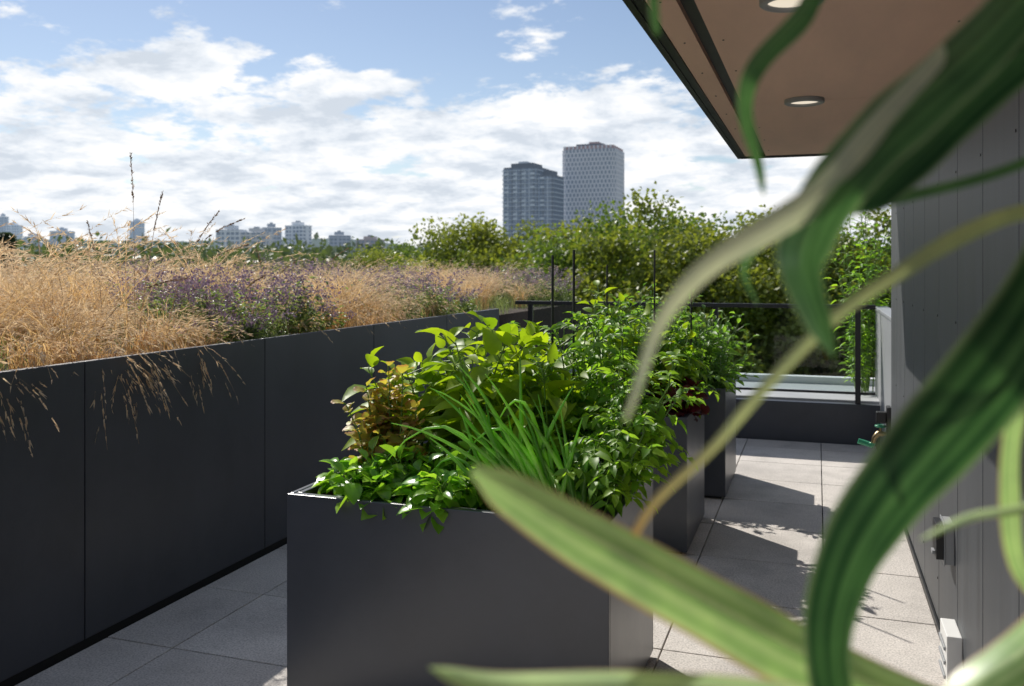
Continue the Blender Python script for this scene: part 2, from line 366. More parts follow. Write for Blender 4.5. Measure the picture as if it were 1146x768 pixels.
def stem_plant(name,base,H,spread,nst,nlf,L,wr,mat,tm=BROAD,compound=False,lean=(0,0),start=.25,pet=.05,droop=0.15):
    parts=[];P=[];D=[];U=[];LL=[]
    for s in range(nst):
        az=R.rand()*6.283; hh=H*R.uniform(.7,1.05)
        b0=np.array(base)+np.array([R.normal()*.02,R.normal()*.02,0])
        tip=b0+np.array([math.cos(az)*spread*R.rand()+lean[0],math.sin(az)*spread*R.rand()+lean[1],hh])
        tt=np.linspace(0,1,7)[:,None]; mid=R.normal(size=3)*.03
        pts=b0+(tip-b0)*tt+mid*np.sin(tt*3.14)*[1,1,.2]; pts[:,:2]-=(tip-b0)[:2]*(tt*(1-tt))*.5
        parts+=tube(pts,np.linspace(.006,.002,7),5,1)
        for i in range(nlf):
            t=start+(1-start)*(i+R.rand())/nlf
            f=t*6; i0=min(5,int(f)); c=pts[i0]+(pts[i0+1]-pts[i0])*(f-i0)
            a=i*2.4+R.rand()*.8+s
            el=R.uniform(-.2,.7) if t<.85 else R.uniform(.3,1.2)
            d=np.array([math.cos(a)*math.cos(el),math.sin(a)*math.cos(el),math.sin(el)])
            pl=pet*R.uniform(.6,1.4)
            e=c+d*pl
            size=L*R.uniform(.6,1.1)*(1 if t<.8 else .7)
            if compound:
                ln=size*2.6
                mid2=c+d*ln*.5; end=c+d*ln+np.array([0,0,-ln*.35])
                q=np.array([c,mid2,end]); parts+=tube(q,[.003,.002,.001],4,1)
                side=np.cross(d,[0,0,1.]); side/=np.linalg.norm(side)+1e-6
                for tt2,sg in ((.3,1),(.34,-1),(.58,1),(.62,-1),(.85,1),(.87,-1),(1,0)):
                    pos=c+(mid2-c)*tt2*2 if tt2<.5 else mid2+(end-mid2)*(tt2-.5)*2
                    dd=d*.6+side*sg*1.0+np.array([0,0,-.35])+R.normal(size=3)*.2
                    if sg==0: dd=d+np.array([0,0,-.6])
                    P.append(pos);D.append(dd);U.append(np.array([0,0,1])+R.normal(size=3)*.3);LL.append(size*R.uniform(.7,1.1))
            else:
                parts+=tube([c,e],[.0025,.0018],4,1)
                P.append(e);D.append(d+np.array([0,0,-droop])+R.normal(size=3)*.15);U.append(np.array([0,0,1])+R.normal(size=3)*.35+d*.1);LL.append(size)
    P=np.array(P);D=np.array(D);U=np.array(U);LL=np.array(LL)
    parts.append(place(tm,P,D,U,LL,LL*wr*R.uniform(.85,1.15,len(LL))))
    return mk(name,parts,[mat,G_stem],smooth=True)
Z=.66
for (x,y,h) in ((-1.50,3.26,.50),(-1.38,3.28,.58),(-1.22,3.14,.60),(-1.04,3.26,.62),(-1.27,3.36,.58),(-.92,3.12,.54)):
    stem_plant('pepper_plant',(x,y,Z),h,.18,6,15,.145,.60,G_pep)
for (x,y,h) in ((-.80,3.22,.62),(-.70,3.32,.62),(-.68,3.04,.50),(-.86,3.38,.68),(-.66,2.92,.36),(-.64,3.18,.5)):
    stem_plant('tomato_plant',(x,y,Z),h,.18,5,10,.064,.64,G_tom,LEAFLET,True,lean=(.04,0),pet=.03)
for (x,y,h) in ((-1.60,2.86,.13),(-1.49,2.79,.15),(-1.38,2.78,.14),(-1.48,2.93,.17),(-1.26,2.79,.14),(-1.16,2.78,.13),(-1.33,2.94,.18),(-1.18,2.95,.2),(-1.05,2.86,.16),(-1.42,2.86,.17)):
    stem_plant('basil_plant',(x,y,Z),h,.10,6,10,.088,.70,G_bas,OVAL,start=.3,pet=.02,droop=.25)
for (x,y,h) in ((-1.0,3.04,.30),(-.88,3.0,.28)):
    stem_plant('kale_plant',(x,y,Z),h,.12,6,10,.10,.6,G_tom,LEAFLET,start=.15)
for (x,y,h) in ((-1.58,2.99,.36),(-1.51,3.02,.44),(-1.55,3.10,.50),(-1.44,2.98,.30)):
    stem_plant('bronze_lettuce',(x,y,Z),h,.08,5,26,.062,.95,G_let,RUFF,start=.05,pet=.012,droop=.0)
for (x,y,h) in ((-.74,4.86,.16),(-.82,5.0,.20),(-.72,5.02,.22)):
    stem_plant('red_lettuce',(x,y,Z),h,.08,5,12,.10,.85,G_red,RUFF,start=.1,pet=.015,droop=0)
def onion(base,n,H,bias):
    pr=[]
    for k in range(n):
        a=R.rand()*6.28; sp=R.uniform(.02,.22); h=H*R.uniform(.6,1.05); bb=R.rand()
        dx=math.cos(a)*sp+bias[0]*bb; dy=math.sin(a)*sp*.4+bias[1]*bb
        t=np.linspace(0,1,12)[:,None]
        b0=np.array(base)+[R.normal()*.02,R.normal()*.015,0]
        pts=b0+np.hstack([dx*t**1.3,dy*t**1.4,h*(t-.10*t**4*(abs(dx)*4))])
        if R.rand()<.25:
            pts[-4:]+=np.array([[dx*.05,0,-.01],[dx*.12,0,-.05],[dx*.2,0,-.12],[dx*.25,0,-.21]])
        r=np.interp(np.linspace(0,1,12),[0,.1,.5,1],[.010,.0085,.009,.0014])*R.uniform(.7,1.15)
        pr+=tube(pts,r,8,0,R.rand())
    return mk('onion_plant',pr,[G_on],smooth=True)
onion((-.80,2.765,Z),14,.56,(-.40,-.03)); onion((-.90,2.78,Z),11,.60,(-.36,-.02)); onion((-.72,2.79,Z),9,.46,(-.22,0)); onion((-1.0,2.78,Z),6,.42,(-.22,0))
for i,(x,y,z) in enumerate(((-.70,2.86,.86),(-.66,2.84,.80),(-.73,2.80,.76),(-.62,3.0,.92),(-.63,2.95,.83))):
    bpy.ops.mesh.primitive_uv_sphere_add(segments=18,ring_count=12,radius=.021,location=(x,y,z)); o=bpy.context.object; o.name='green_tomato'; o.scale=(1,1,.9)
    o.data.materials.append(G_on); bpy.ops.object.shade_smooth()
for (x,y,h) in ((-1.5,5.0,.5),(-1.25,5.1,.55),(-1.0,5.0,.66),(-.85,5.2,.64),(-.74,5.05,.46)):
    stem_plant('tomato_plant',(x,y,Z),h,.2,6,10,.065,.62,G_tom,LEAFLET,True)
for (x,y,h) in ((-.95,4.85,.62),(-1.15,4.9,.68),(-.80,5.1,.58)):
    stem_plant('pepper_plant',(x,y,Z),h,.17,6,14,.11,.6,G_pep)
stem_plant('basil_plant',(-.74,5.2,Z),.2,.1,7,8,.07,.6,G_bas,OVAL)
for (x,y,h) in ((-.70,6.15,.54),(-.66,6.4,.50),(-.9,6.2,.62),(-1.15,6.3,.66),(-1.4,6.2,.6)):
    stem_plant('herb_shrub',(x,y,Z),h,.28,13,18,.075,.5,G_dk,OVAL,start=.1)
stem_plant('herb_shrub',(-.62,6.05,Z),.22,.25,10,14,.07,.5,G_dk,OVAL,start=.1,lean=(.08,-.05))
for (x,y,z) in ((-.98,3.36,1.55),(-.90,3.38,1.57),(-.86,4.98,1.60),(-1.18,5.2,1.52),(-.70,5.3,1.40)):
    mk('plant_stake',tube([[x,y,.5],[x+.004,y,z]],.005,8),[M_stake])

# ------------------------------------------------------------------ green-roof planting
GR_gold=leafmat('golden_grass',(.50,.33,.16),(.80,.60,.35),.50,(1.2,1.15,1.0),rough=.6)
GR_seed=leafmat('seed_head',(.64,.46,.30),(.88,.73,.54),.50,(1.1,1.1,1.05),rough=.7)
GR_green=leafmat('green_grass',(.14,.19,.08),(.28,.33,.16),.4,(1.5,1.6,1),tip=(.6,1,(.45,.40,.2)))
GR_pur=leafmat('purple_flower',(.20,.13,.22),(.40,.30,.40),.3,(1.05,1.0,1.1))
GR_leafg=leafmat('sage_leaf',(.10,.16,.07),(.22,.29,.13),.35)
def ribbons(root,az,lean,h,wd,droop,ns=6,m=0,wob=.02):
    Mn=len(root); t=np.linspace(0,1,ns)[None,:,None]
    d=np.stack([np.cos(az),np.sin(az),0*az],1)[:,None]
    P=root[:,None]+d*(lean*h)[:,None,None]*t**1.8+np.array([0,0,1.])*(h[:,None,None]*(t-droop[:,None,None]*t**3))
    ph=R.rand(Mn)*6.28
    side=np.stack([-np.sin(az+ph*.3),np.cos(az+ph*.3),0*az],1)[:,None]
    P=P+side*(np.sin(t*4+ph[:,None,None])-np.sin(ph)[:,None,None])*wob
    wv=np.interp(np.linspace(0,1,ns),[0,.3,1],[.8,1,.12])[None,:,None]*wd[:,None,None]*.5
    V=np.stack([P-side*wv,P+side*wv],2).reshape(-1,3)
    base=(np.arange(Mn)*ns*2)[:,None,None]; i=np.arange(ns-1)[None,:,None]*2
    F=(base+i+np.array([0,1,3,2])[None,None]).reshape(-1,4)
    rnd=R.rand(Mn); C=np.stack([np.repeat(rnd,ns*2),np.tile(np.repeat(np.linspace(0,1,ns),2),Mn),np.zeros(Mn*ns*2),np.ones(Mn*ns*2)],1)
    return (V,F,C,m),P
NEEDLE=(np.array([[-.5,0,0],[.5,0,0],[.25,.6,0],[0,1,-.08]]),np.array([[0,1,2,3]]))
def clumps(cent,nb,h0,h1,lean,wd,droop,rad,m,ns=6,seed=False,bias=0,nawn=14,awl=.03,sc0=.7,spd=.8,aw=.0032,sc1=1.15,jit=.38,azc=-.4):
    n=len(cent)*nb; root=np.repeat(cent,nb,0)+np.hstack([R.normal(size=(n,2))*rad,np.zeros((n,1))])
    root[:,0]=np.minimum(root[:,0],-2.815)
    az=R.rand(n)*6.283
    if bias: az=np.where(R.rand(n)<bias,R.normal(size=n)*spd+azc,az)
    scl=np.repeat(R.uniform(sc0,sc1,len(cent)),nb)
    hh=R.uniform(h0,h1,n)*scl; ln=lean*R.uniform(.2,1.4,n)
    part,P=ribbons(root,az,ln,hh,wd*R.uniform(.7,1.3,n),droop*R.uniform(.6,1.5,n),ns,m)
    out=[part]
    if seed:
        K=nawn; q=R.rand(n,K)**.8*.42+.58; f=q*(ns-1); i0=np.minimum(f.astype(int),ns-2); fr=(f-i0)[...,None]
        idx=np.arange(n)[:,None]; a=P[idx,i0]; b2=P[idx,i0+1]; pos=(a+(b2-a)*fr).reshape(-1,3); ax=nrm((b2-a).reshape(-1,3))
        d=nrm(ax+R.normal(size=ax.shape)*jit)
        out.append(place(NEEDLE,pos,d,R.normal(size=ax.shape),awl*R.uniform(.5,1.4,len(pos)),aw,m=m+1))
    return out
BZ=1.06
def scatter(n,x0,x1,y0,y1,f=None):
    c=[]
    while len(c)<n:
        x=R.uniform(x0,x1); y=R.uniform(y0,y1)
        if f is None or f(x,y): c.append([x,y,BZ])
    return np.array(c)
pn=lambda x,y: mnoise.noise(Vector((x*.75+5,y*.75,3)))
def pur(x,y):
    t=y+.35*(x+2.8)
    return (3.95<t<4.8 and x>-4.2) or (6.3<t<7.3) or (t>9.6)
npur=lambda x,y: not pur(x,y)
parts=[]
c1=scatter(104,-4.9,-3.0,1.6,11,npur); c2=scatter(190,-9.5,-4.6,2,11.3,lambda x,y: pn(x,y)<.2)
parts+=clumps(c1,105,.34,.66,.90,.0042,.46,.035,0,7,True,.15,9,.036,sc0=.5,sc1=1.25)
parts+=clumps(c2,60,.38,.70,.80,.0060,.42,.06,0,5,True,0,7,.05,sc0=.5,sc1=1.25)
# taller loose plumes standing out of the front left
ct=scatter(16,-4.1,-3.1,2.1,4.6); parts+=clumps(ct,16,.66,.92,.70,.0045,.30,.05,0,9,True,.3,34,.032,sc0=.8,azc=.2,aw=.004)
# tufts arching over the wall edge
ce=np.array([[-2.88,y,BZ] for y in (2.50,3.08,3.20,3.56)]); parts+=clumps(ce,75,.13,.22,1.1,.0055,1.6,.035,0,10,True,.85,12,.028,sc0=.85,spd=.65,aw=.007,jit=.14)
ce=np.array([[-2.93,y,BZ] for y in (2.2,2.35,2.7,2.9,3.0,3.3,3.45,3.8,4.6,5.2,5.6,5.9,6.6)]); parts+=clumps(ce,66,.22,.38,.72,.0045,.7,.04,0,8,True,.5,10,.026,sc0=.7,spd=.9,aw=.005,jit=.2)
mk('golden_ornamental_grass',parts,[GR_gold,GR_seed])
cg=scatter(560,-9,-2.83,1.6,11.3); mk('low_green_grass',clumps(cg,34,.10,.30,.6,.004,.25,.10,0,5),[GR_green])
def flowering(cent,nst,h0,h1,name):
    n=len(cent)*nst; root=np.repeat(cent,nst,0)+np.hstack([R.normal(size=(n,2))*.05,np.zeros((n,1))]); root[:,0]=np.minimum(root[:,0],-2.82)
    az=R.rand(n)*6.283; hh=R.uniform(h0,h1,n)*np.repeat(R.uniform(.7,1.2,len(cent)),nst)
    st,P=ribbons(root,az,R.uniform(.1,.8,n),hh,np.full(n,.003),R.uniform(0,.15,n),6,0)
    out=[st]
    K=10; f=R.rand(n,K)*3.8; i0=f.astype(int); idx=np.arange(n)[:,None]; a=P[idx,i0]; b2=P[idx,i0+1]; pos=(a+(b2-a)*(f-i0)[...,None]).reshape(-1,3)
    d=R.normal(size=pos.shape); d[:,2]=np.abs(d[:,2])*.6
    out.append(place(OVAL,pos,d,np.tile([0,0,1.],(len(pos),1)),.034*R.uniform(.6,1.2,len(pos)),.016,m=0))
    K=16; f=4.0+R.rand(n,K)*.99; i0=np.minimum(f.astype(int),4); a=P[idx,i0]; b2=P[idx,i0+1]; pos=(a+(b2-a)*(f-i0)[...,None]).reshape(-1,3)+R.normal(size=(n*K,3))*.009
    d=R.normal(size=pos.shape)
    out.append(place(QUAD,pos,d,R.normal(size=pos.shape),.015*R.uniform(.6,1.3,len(pos)),.012,m=1))
    mk(name,out,[GR_leafg,GR_pur])
cp=scatter(95,-4.6,-2.86,2.2,11,pur); flowering(cp,25,.24,.46,'purple_catmint')
cp=np.array([[-2.9,y,BZ] for y in (2.1,2.25,3.9,4.1,4.3,4.9)]); flowering(cp,22,.16,.30,'purple_catmint')
cp=scatter(34,-9.5,-5.0,3,11.3,lambda x,y:pn(x,y)>.15); flowering(cp,20,.30,.55,'purple_catmint')
n=12; root=np.array([[-3.15,3.55,BZ],[-3.2,3.62,BZ],[-3.1,3.7,BZ],[-3.25,3.75,BZ],[-3.4,3.6,BZ],[-3.0,4.0,BZ],[-3.6,5.2,BZ],[-3.3,4.9,BZ],[-3.5,3.5,BZ],[-3.1,3.2,BZ],[-3.6,4.2,BZ],[-3.9,6.2,BZ]])
az=np.array([3.,1.,.3,.1,2.6,-.1,0,3,2.8,.4,.2,.1]); hh=np.array([1.0,.84,.8,.90,.72,.5,.6,.62,.62,.56,.76,.7]); ln=np.array([.05,.15,.35,.60,.4,.6,.5,.2,.4,.8,.75,.6])
st,P=ribbons(root,az,ln,hh,np.full(n,.006),np.array([0,.02,.1,.24,.05,.2,.2,.05,.1,.3,.25,.15]),9,0,.01)
K=90; f=6.0+R.rand(n,K)*1.99; i0=np.minimum(f.astype(int),7); idx=np.arange(n)[:,None]; a=P[idx,i0]; b2=P[idx,i0+1]; pos=(a+(b2-a)*(f-i0)[...,None]).reshape(-1,3); ax=nrm((b2-a).reshape(-1,3))
M_stalk=leafmat('brown_stalk',(.20,.13,.09),(.32,.22,.14),.3,(1.2,1.1,1))
mk('tall_grass_stalks',[st,place(QUAD,pos,nrm(ax+R.normal(size=ax.shape)*.3),R.normal(size=ax.shape),.016,.0045,m=0)],[M_stalk])

# ------------------------------------------------------------------ trees
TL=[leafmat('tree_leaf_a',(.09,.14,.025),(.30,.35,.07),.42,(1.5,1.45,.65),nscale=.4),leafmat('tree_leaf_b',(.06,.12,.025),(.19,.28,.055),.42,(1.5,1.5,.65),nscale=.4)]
def tree_parts(h,cr,ncl,nlf,ls,seed):
    rs=np.random.RandomState(seed); pr=[]
    tr_=np.array([[0,0,0],[.1,.05,h*.2],[-.1,.1,h*.4],[.1,0,h*.6],[0,0,h*.85]])+rs.normal(size=(5,3))*[.12,.12,0]
    pr+=tube(tr_,[.32,.26,.2,.13,.04],8,1)
    cc=[]
    while len(cc)<ncl:
        p=rs.uniform(-1,1,3); rr=np.linalg.norm(p)
        if rr>1 or rr<.45: continue
        zc=p[2]; wid=cr*(.95-.12*zc)
        cc.append([p[0]*wid,p[1]*wid,h*.60+p[2]*h*.34])
    cc=np.array(cc)+rs.normal(size=(ncl,3))*.2
    for c in cc[:16]:
        k=rs.randint(1,4); s=tr_[k]; mid=(s+c)/2+[0,0,-.3]; pr+=tube([s,mid,c],[.09,.06,.02],5,1)
    cs=rs.uniform(.7,1.3,ncl)*cr*.21
    pid=rs.randint(0,ncl,nlf); g=nrm(rs.normal(size=(nlf,3)))*(rs.rand(nlf,1)**.6)
    pos=cc[pid]+g*cs[pid][:,None]*[1.15,1.15,.85]+rs.normal(size=(nlf,3))*.10
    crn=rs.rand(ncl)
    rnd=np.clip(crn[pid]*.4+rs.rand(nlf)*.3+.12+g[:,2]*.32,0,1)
    d=rs.normal(size=(nlf,3)); d[:,2]-=.4
    top=np.percentile(pos[:,2],99.0)
    pos[:,2]*=h/top
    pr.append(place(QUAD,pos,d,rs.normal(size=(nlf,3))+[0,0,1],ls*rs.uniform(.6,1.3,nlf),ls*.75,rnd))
    return pr
variants=[]
for i in range(4):
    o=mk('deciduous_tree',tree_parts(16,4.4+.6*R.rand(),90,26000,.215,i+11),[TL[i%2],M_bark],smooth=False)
    variants.append(o)
def put(o,right,fwd,s,rz):
    v=CR*right+CF*fwd; o.location=(v[0],v[1],G); o.scale=(s,s,s); o.rotation_euler=(0,0,rz)
spots=[]
for px,D,top in ((525,48,256),(552,54,266),(580,60,270),(608,50,278),(638,44,262),(672,38,254),(708,36,252),(742,42,256),(770,34,268),(800,40,264),(832,36,276),(862,40,262),(895,34,258),(930,36,272),(970,34,268),(1015,34,264),(700,58,258),(830,52,270),(490,60,280),(458,72,284),(425,82,286),(760,52,262)):
    spots.append(((px-573)/1003*D,D,(1.5+(300-top)/1003*D-G)/16.0))
for i,(r,f,s) in enumerate(spots):
    if i<4: o=variants[i]
    else: o=link(bpy.data.objects.new('deciduous_tree',variants[i%4].data))
    put(o,r,f,s,R.rand()*6.28)
    ws=s*R.uniform(.9,1.15); o.scale=(ws,ws,s)
def far_trees(name,n,r0,r1,f0,f1,v0,v1,nl,mat,ls):
    P=[];Rn=[]
    for k in range(n):
        f=R.uniform(f0,f1); rr=R.uniform(r0,r1)*f; h=1.5-G+R.uniform(v0,v1)*f/1003; cw=h*R.uniform(.25,.42)
        c=CR*rr+CF*f+np.array([0,0,G+h*.6]); g=nrm(R.normal(size=(nl,3)))*(R.rand(nl,1)**.5)
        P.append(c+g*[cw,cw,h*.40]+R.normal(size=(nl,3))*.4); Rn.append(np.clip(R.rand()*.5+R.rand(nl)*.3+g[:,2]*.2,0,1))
    P=np.concatenate(P); Rn=np.concatenate(Rn); m=len(P)
    mk(name,[place(QUAD,P,R.normal(size=(m,3)),R.normal(size=(m,3))+[0,0,1],ls*R.uniform(.6,1.4,m),ls*.8,Rn)],[mat])
FT=leafmat('distant_leaf',(.05,.09,.035),(.14,.19,.07),.32,(1.4,1.4,1),nscale=.05)
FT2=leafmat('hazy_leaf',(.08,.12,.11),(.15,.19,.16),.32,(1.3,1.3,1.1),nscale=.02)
far_trees('distant_tree_mass',250,-.72,.05,75,190,14,36,330,FT,.9)
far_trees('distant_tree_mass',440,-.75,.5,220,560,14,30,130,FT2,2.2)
nx,ny=240,14; V=[]
for jj in range(ny):
    for ii in range(nx):
        rr=-1500+3000*ii/(nx-1); f=1500+jj*60
        prof=math.sin(math.pi*min(1,jj/8)*.5)
        hgt=(78+14*mnoise.noise(Vector((ii*.025,1.3,0)))-59*min(1,max(0,(rr+350))/400))*prof+7*mnoise.noise(Vector((ii*.9,jj*.9,0)))+4*mnoise.noise(Vector((ii*2.1,jj*2.3,5)))
        v=CR*rr+CF*f; V.append([v[0],v[1],G+max(-2,hgt)])
F=np.array([[a*nx+c,a*nx+c+1,(a+1)*nx+c+1,(a+1)*nx+c] for a in range(ny-1) for c in range(nx-1)])
M_ridge=solid('forest_haze',(.05,.08,.07),.95,var=.35,scale=.03,haze_glow=.10,spec=.1)
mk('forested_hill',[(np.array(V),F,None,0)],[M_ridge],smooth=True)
rs=np.random.RandomState(4); n=2600; t=rs.rand(n)**.8; a=rs.rand(n)*6.28; rad=(1-t)*2.6*(.35+.65*rs.rand(n))*(1+.25*np.sin(t*60))
P=np.stack([np.cos(a)*rad,np.sin(a)*rad,3+t*15.0],1); d=np.stack([np.cos(a),np.sin(a),-.25+0*a],1)
M_spr=leafmat('spruce_needles',(.04,.07,.04),(.08,.12,.06),.2)
for (r_,f_,s_) in ((-35.2,62,1.0),(-39,66,.97)):
    o=mk('spruce_tree',tube([[0,0,0],[0,0,17.5]],[.3,.04],7,1)+[place(QUAD,P,d,np.tile([0,0,1.],(n,1))+rs.normal(size=(n,3))*.3,.9,.35,rs.rand(n))],[M_spr,M_bark]); put(o,r_,f_,s_,0)

stem_plant('feathery_shrub',(.43,8.9,.36),1.80,.32,13,32,.09,.48,G_tom,LEAFLET,start=.25,pet=.07)
stem_plant('feathery_shrub',(.36,8.75,.36),.95,.30,8,22,.08,.42,G_tom,LEAFLET,start=.1,pet=.06)

# ------------------------------------------------------------------ city
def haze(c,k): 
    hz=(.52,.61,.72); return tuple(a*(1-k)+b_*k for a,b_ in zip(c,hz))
def bmat(name,c,k,rough=.6,spec=.3): return solid(name,haze(c,k),rough,var=.05,scale=.05,spec=spec,haze_glow=.07+.32*k)
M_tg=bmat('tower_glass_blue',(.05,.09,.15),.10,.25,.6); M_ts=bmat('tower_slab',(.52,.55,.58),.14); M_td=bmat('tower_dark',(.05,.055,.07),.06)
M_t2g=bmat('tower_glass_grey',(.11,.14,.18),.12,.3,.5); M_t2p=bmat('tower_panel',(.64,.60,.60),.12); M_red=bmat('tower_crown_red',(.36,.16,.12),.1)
def place_b(name,right,fwd,rz): 
    v=CR*right+CF*fwd; return empty(name,(v[0],v[1],G),YAW+rz)
def tower1():
    q=place_b('glass_apartment_tower',14.5,600,math.radians(-24))
    for (x0,x1,y0,y1,top,nm) in ((-17,7,-11,11,81,'main_volume'),(7.1,17,-8,12,75.5,'side_volume')):
        b=MB(); b.box(x0,x1,y0,y1,0,top,0); nf=int(top/2.95)
        for k in range(nf+1):
            z=k*2.95
            b.box(x0-.9,x1+.5,y0-1.1,y0-.02,z,z+.38,1); b.box(x0-1.1,x0-.02,y0+.1,y1,z,z+.38,1); b.box(x1+.02,x1+1.0,y0+.1,y1,z,z+.38,1)
            for xx in np.arange(x0+1.5,x1-3,6.2):
                if (k+int(xx))%5: b.box(xx,xx+3,y0-2.2,y0-1.11,z,z+.3,1); b.box(xx,xx+3,y0-2.2,y0-2.1,z+.3,z+1.35,1 if k%3 else 0)
        for xx in np.arange(x0,x1+.1,3.1): b.box(xx-.22,xx+.22,y0-.5,y0-.03,0,top,1 if int(xx)%2 else 2)
        for yy in np.arange(y0,y1,3.6): b.box(x1+.03,x1+.45,yy-.2,yy+.2,0,top,2); b.box(x0-.45,x0-.03,yy-.2,yy+.2,0,top,2)
        b.box(x0,x1,y0,y1,top+.01,top+1.2,2)
        mk(nm,b.p,[M_tg,M_ts,M_td],parent=q)
    b=MB(); b.box(-13,3,-8,8,82.3,85,0); b.box(-9,-3,-5,4,85.1,86.5,1); b.box(9,14,-4,8,76.8,80,0); mk('rooftop_plant',b.p,[M_td,M_ts],parent=q)
tower1()
def tower2():
    q=place_b('patterned_office_tower',56.5,620,math.radians(-20))
    W=18.5; Dp=15; top=96; b=MB(); nf=32; fh=top/nf
    ch=3.0; pts=[(-W+ch,-Dp),(W-ch,-Dp),(W,-Dp+ch),(W,Dp-ch),(W-ch,Dp),(-W+ch,Dp),(-W,Dp-ch),(-W,-Dp+ch)]
    V=np.array([[x,y,z] for z in (0,top) for x,y in pts]); F=np.array([[i,(i+1)%8,8+(i+1)%8,8+i] for i in range(8)])
    prt=[(V,F,None,0),(V,np.array([[8,9,10,11,12,13,14,15]]),None,2)]
    for k in range(nf):
        z=k*fh
        for i in range(8):
            a=np.array(pts[i]);c=np.array(pts[(i+1)%8]); ln=np.linalg.norm(c-a); t=(c-a)/ln
            n_=max(1,round(ln/2.6)); s=ln/n_; ang=math.atan2(t[1],t[0])
            m_=(a+c)/2; b.box(m_[0]-ln/2,m_[0]+ln/2,m_[1]-.45,m_[1]-.02,z,z+.75,1,rz=ang,piv=tuple(m_))
            for g in range(n_):
                off=(g+.25+(.5 if k%2 else 0))*s
                if off>ln-.3: continue
                c0=a+t*off; b.box(c0[0]-.5,c0[0]+.5,c0[1]-.40,c0[1]-.03,z+.76,z+fh-.01,1,rz=ang,piv=tuple(c0))
    mk('facade',prt+b.p,[M_t2g,M_t2p,M_td],parent=q)
    b=MB(); b.box(-W+1,W-1,-Dp+1,Dp-1,top+.02,top+2.2,1)
    for g in range(12): b.box(-W+1.5+g*2.9,-W+2.6+g*2.9,-Dp+.7,-Dp+.98,top+.3,top+2.4,2)
    b.box(-10,9,-9,9,top+2.3,top+4.2,0); b.box(-2,5,-5,4,top+4.3,top+6,1)
    mk('crown',b.p,[M_td,M_red,M_t2p],parent=q)
tower2()
def block(name,px0,px1,ytop,D,wall,glass,k,rz=0,fh=3.2,mech=True,bay=3.4):
    s=D/1003.; w_=(px1-px0)*s*.82; top=1.5+(300-ytop)*s-G-(3 if mech else 0); q=place_b(name,((px0+px1)/2-573)*s,D,math.radians(rz))
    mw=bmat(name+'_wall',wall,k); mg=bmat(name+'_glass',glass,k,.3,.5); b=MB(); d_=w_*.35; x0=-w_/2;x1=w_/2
    b.box(x0,x1,-d_,d_,0,top,1)
    nf=int(top/fh)
    for i in range(max(0,nf-22),nf+1): 
        z=i*fh; b.box(x0-.5,x1+.5,-d_-.5,d_+.5,z,min(z+fh*.38,top+.6),0)
    nb=max(2,int(w_/bay))
    for i in range(nb+1):
        xx=x0+(x1-x0)*i/nb
        b.box(xx-.35,xx+.35,-d_-.4,-d_-.02,0,top-.1,0)
        if i%4==2: b.box(xx-.9,xx+.9,-d_-.8,-d_-.42,0,top-.1,0)
    b.box(x1+.02,x1+.4,-d_*.4,d_*.4,0,top-.1,0); b.box(x0-.4,x0-.02,-d_*.4,d_*.4,0,top-.1,0)
    if mech: b.box(x0*.5,x1*.4,-d_*.6,d_*.6,top+.61,top+3.2,0); b.box(x0*.2,x1*.1,-d_*.3,d_*.3,top+3.21,top+4.4,1)
    mk('volumes',b.p,[mw,mg],parent=q)
cream=(.60,.55,.50); wh=(.70,.70,.70); gl=(.09,.12,.17); br=(.36,.26,.22); gy=(.36,.38,.42)
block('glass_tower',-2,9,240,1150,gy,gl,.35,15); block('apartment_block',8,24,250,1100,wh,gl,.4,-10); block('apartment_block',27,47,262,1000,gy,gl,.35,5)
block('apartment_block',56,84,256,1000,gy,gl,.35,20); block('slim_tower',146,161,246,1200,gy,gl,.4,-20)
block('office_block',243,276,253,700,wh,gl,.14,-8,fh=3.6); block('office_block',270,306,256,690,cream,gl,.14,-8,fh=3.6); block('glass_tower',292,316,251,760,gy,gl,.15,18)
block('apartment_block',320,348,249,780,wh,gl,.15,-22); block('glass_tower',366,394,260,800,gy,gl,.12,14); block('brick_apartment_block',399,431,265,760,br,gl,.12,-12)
block('brick_apartment_block',441,460,276,740,br,gl,.15,10,mech=False); block('apartment_block',464,484,280,760,wh,gl,.18,-10,mech=False)

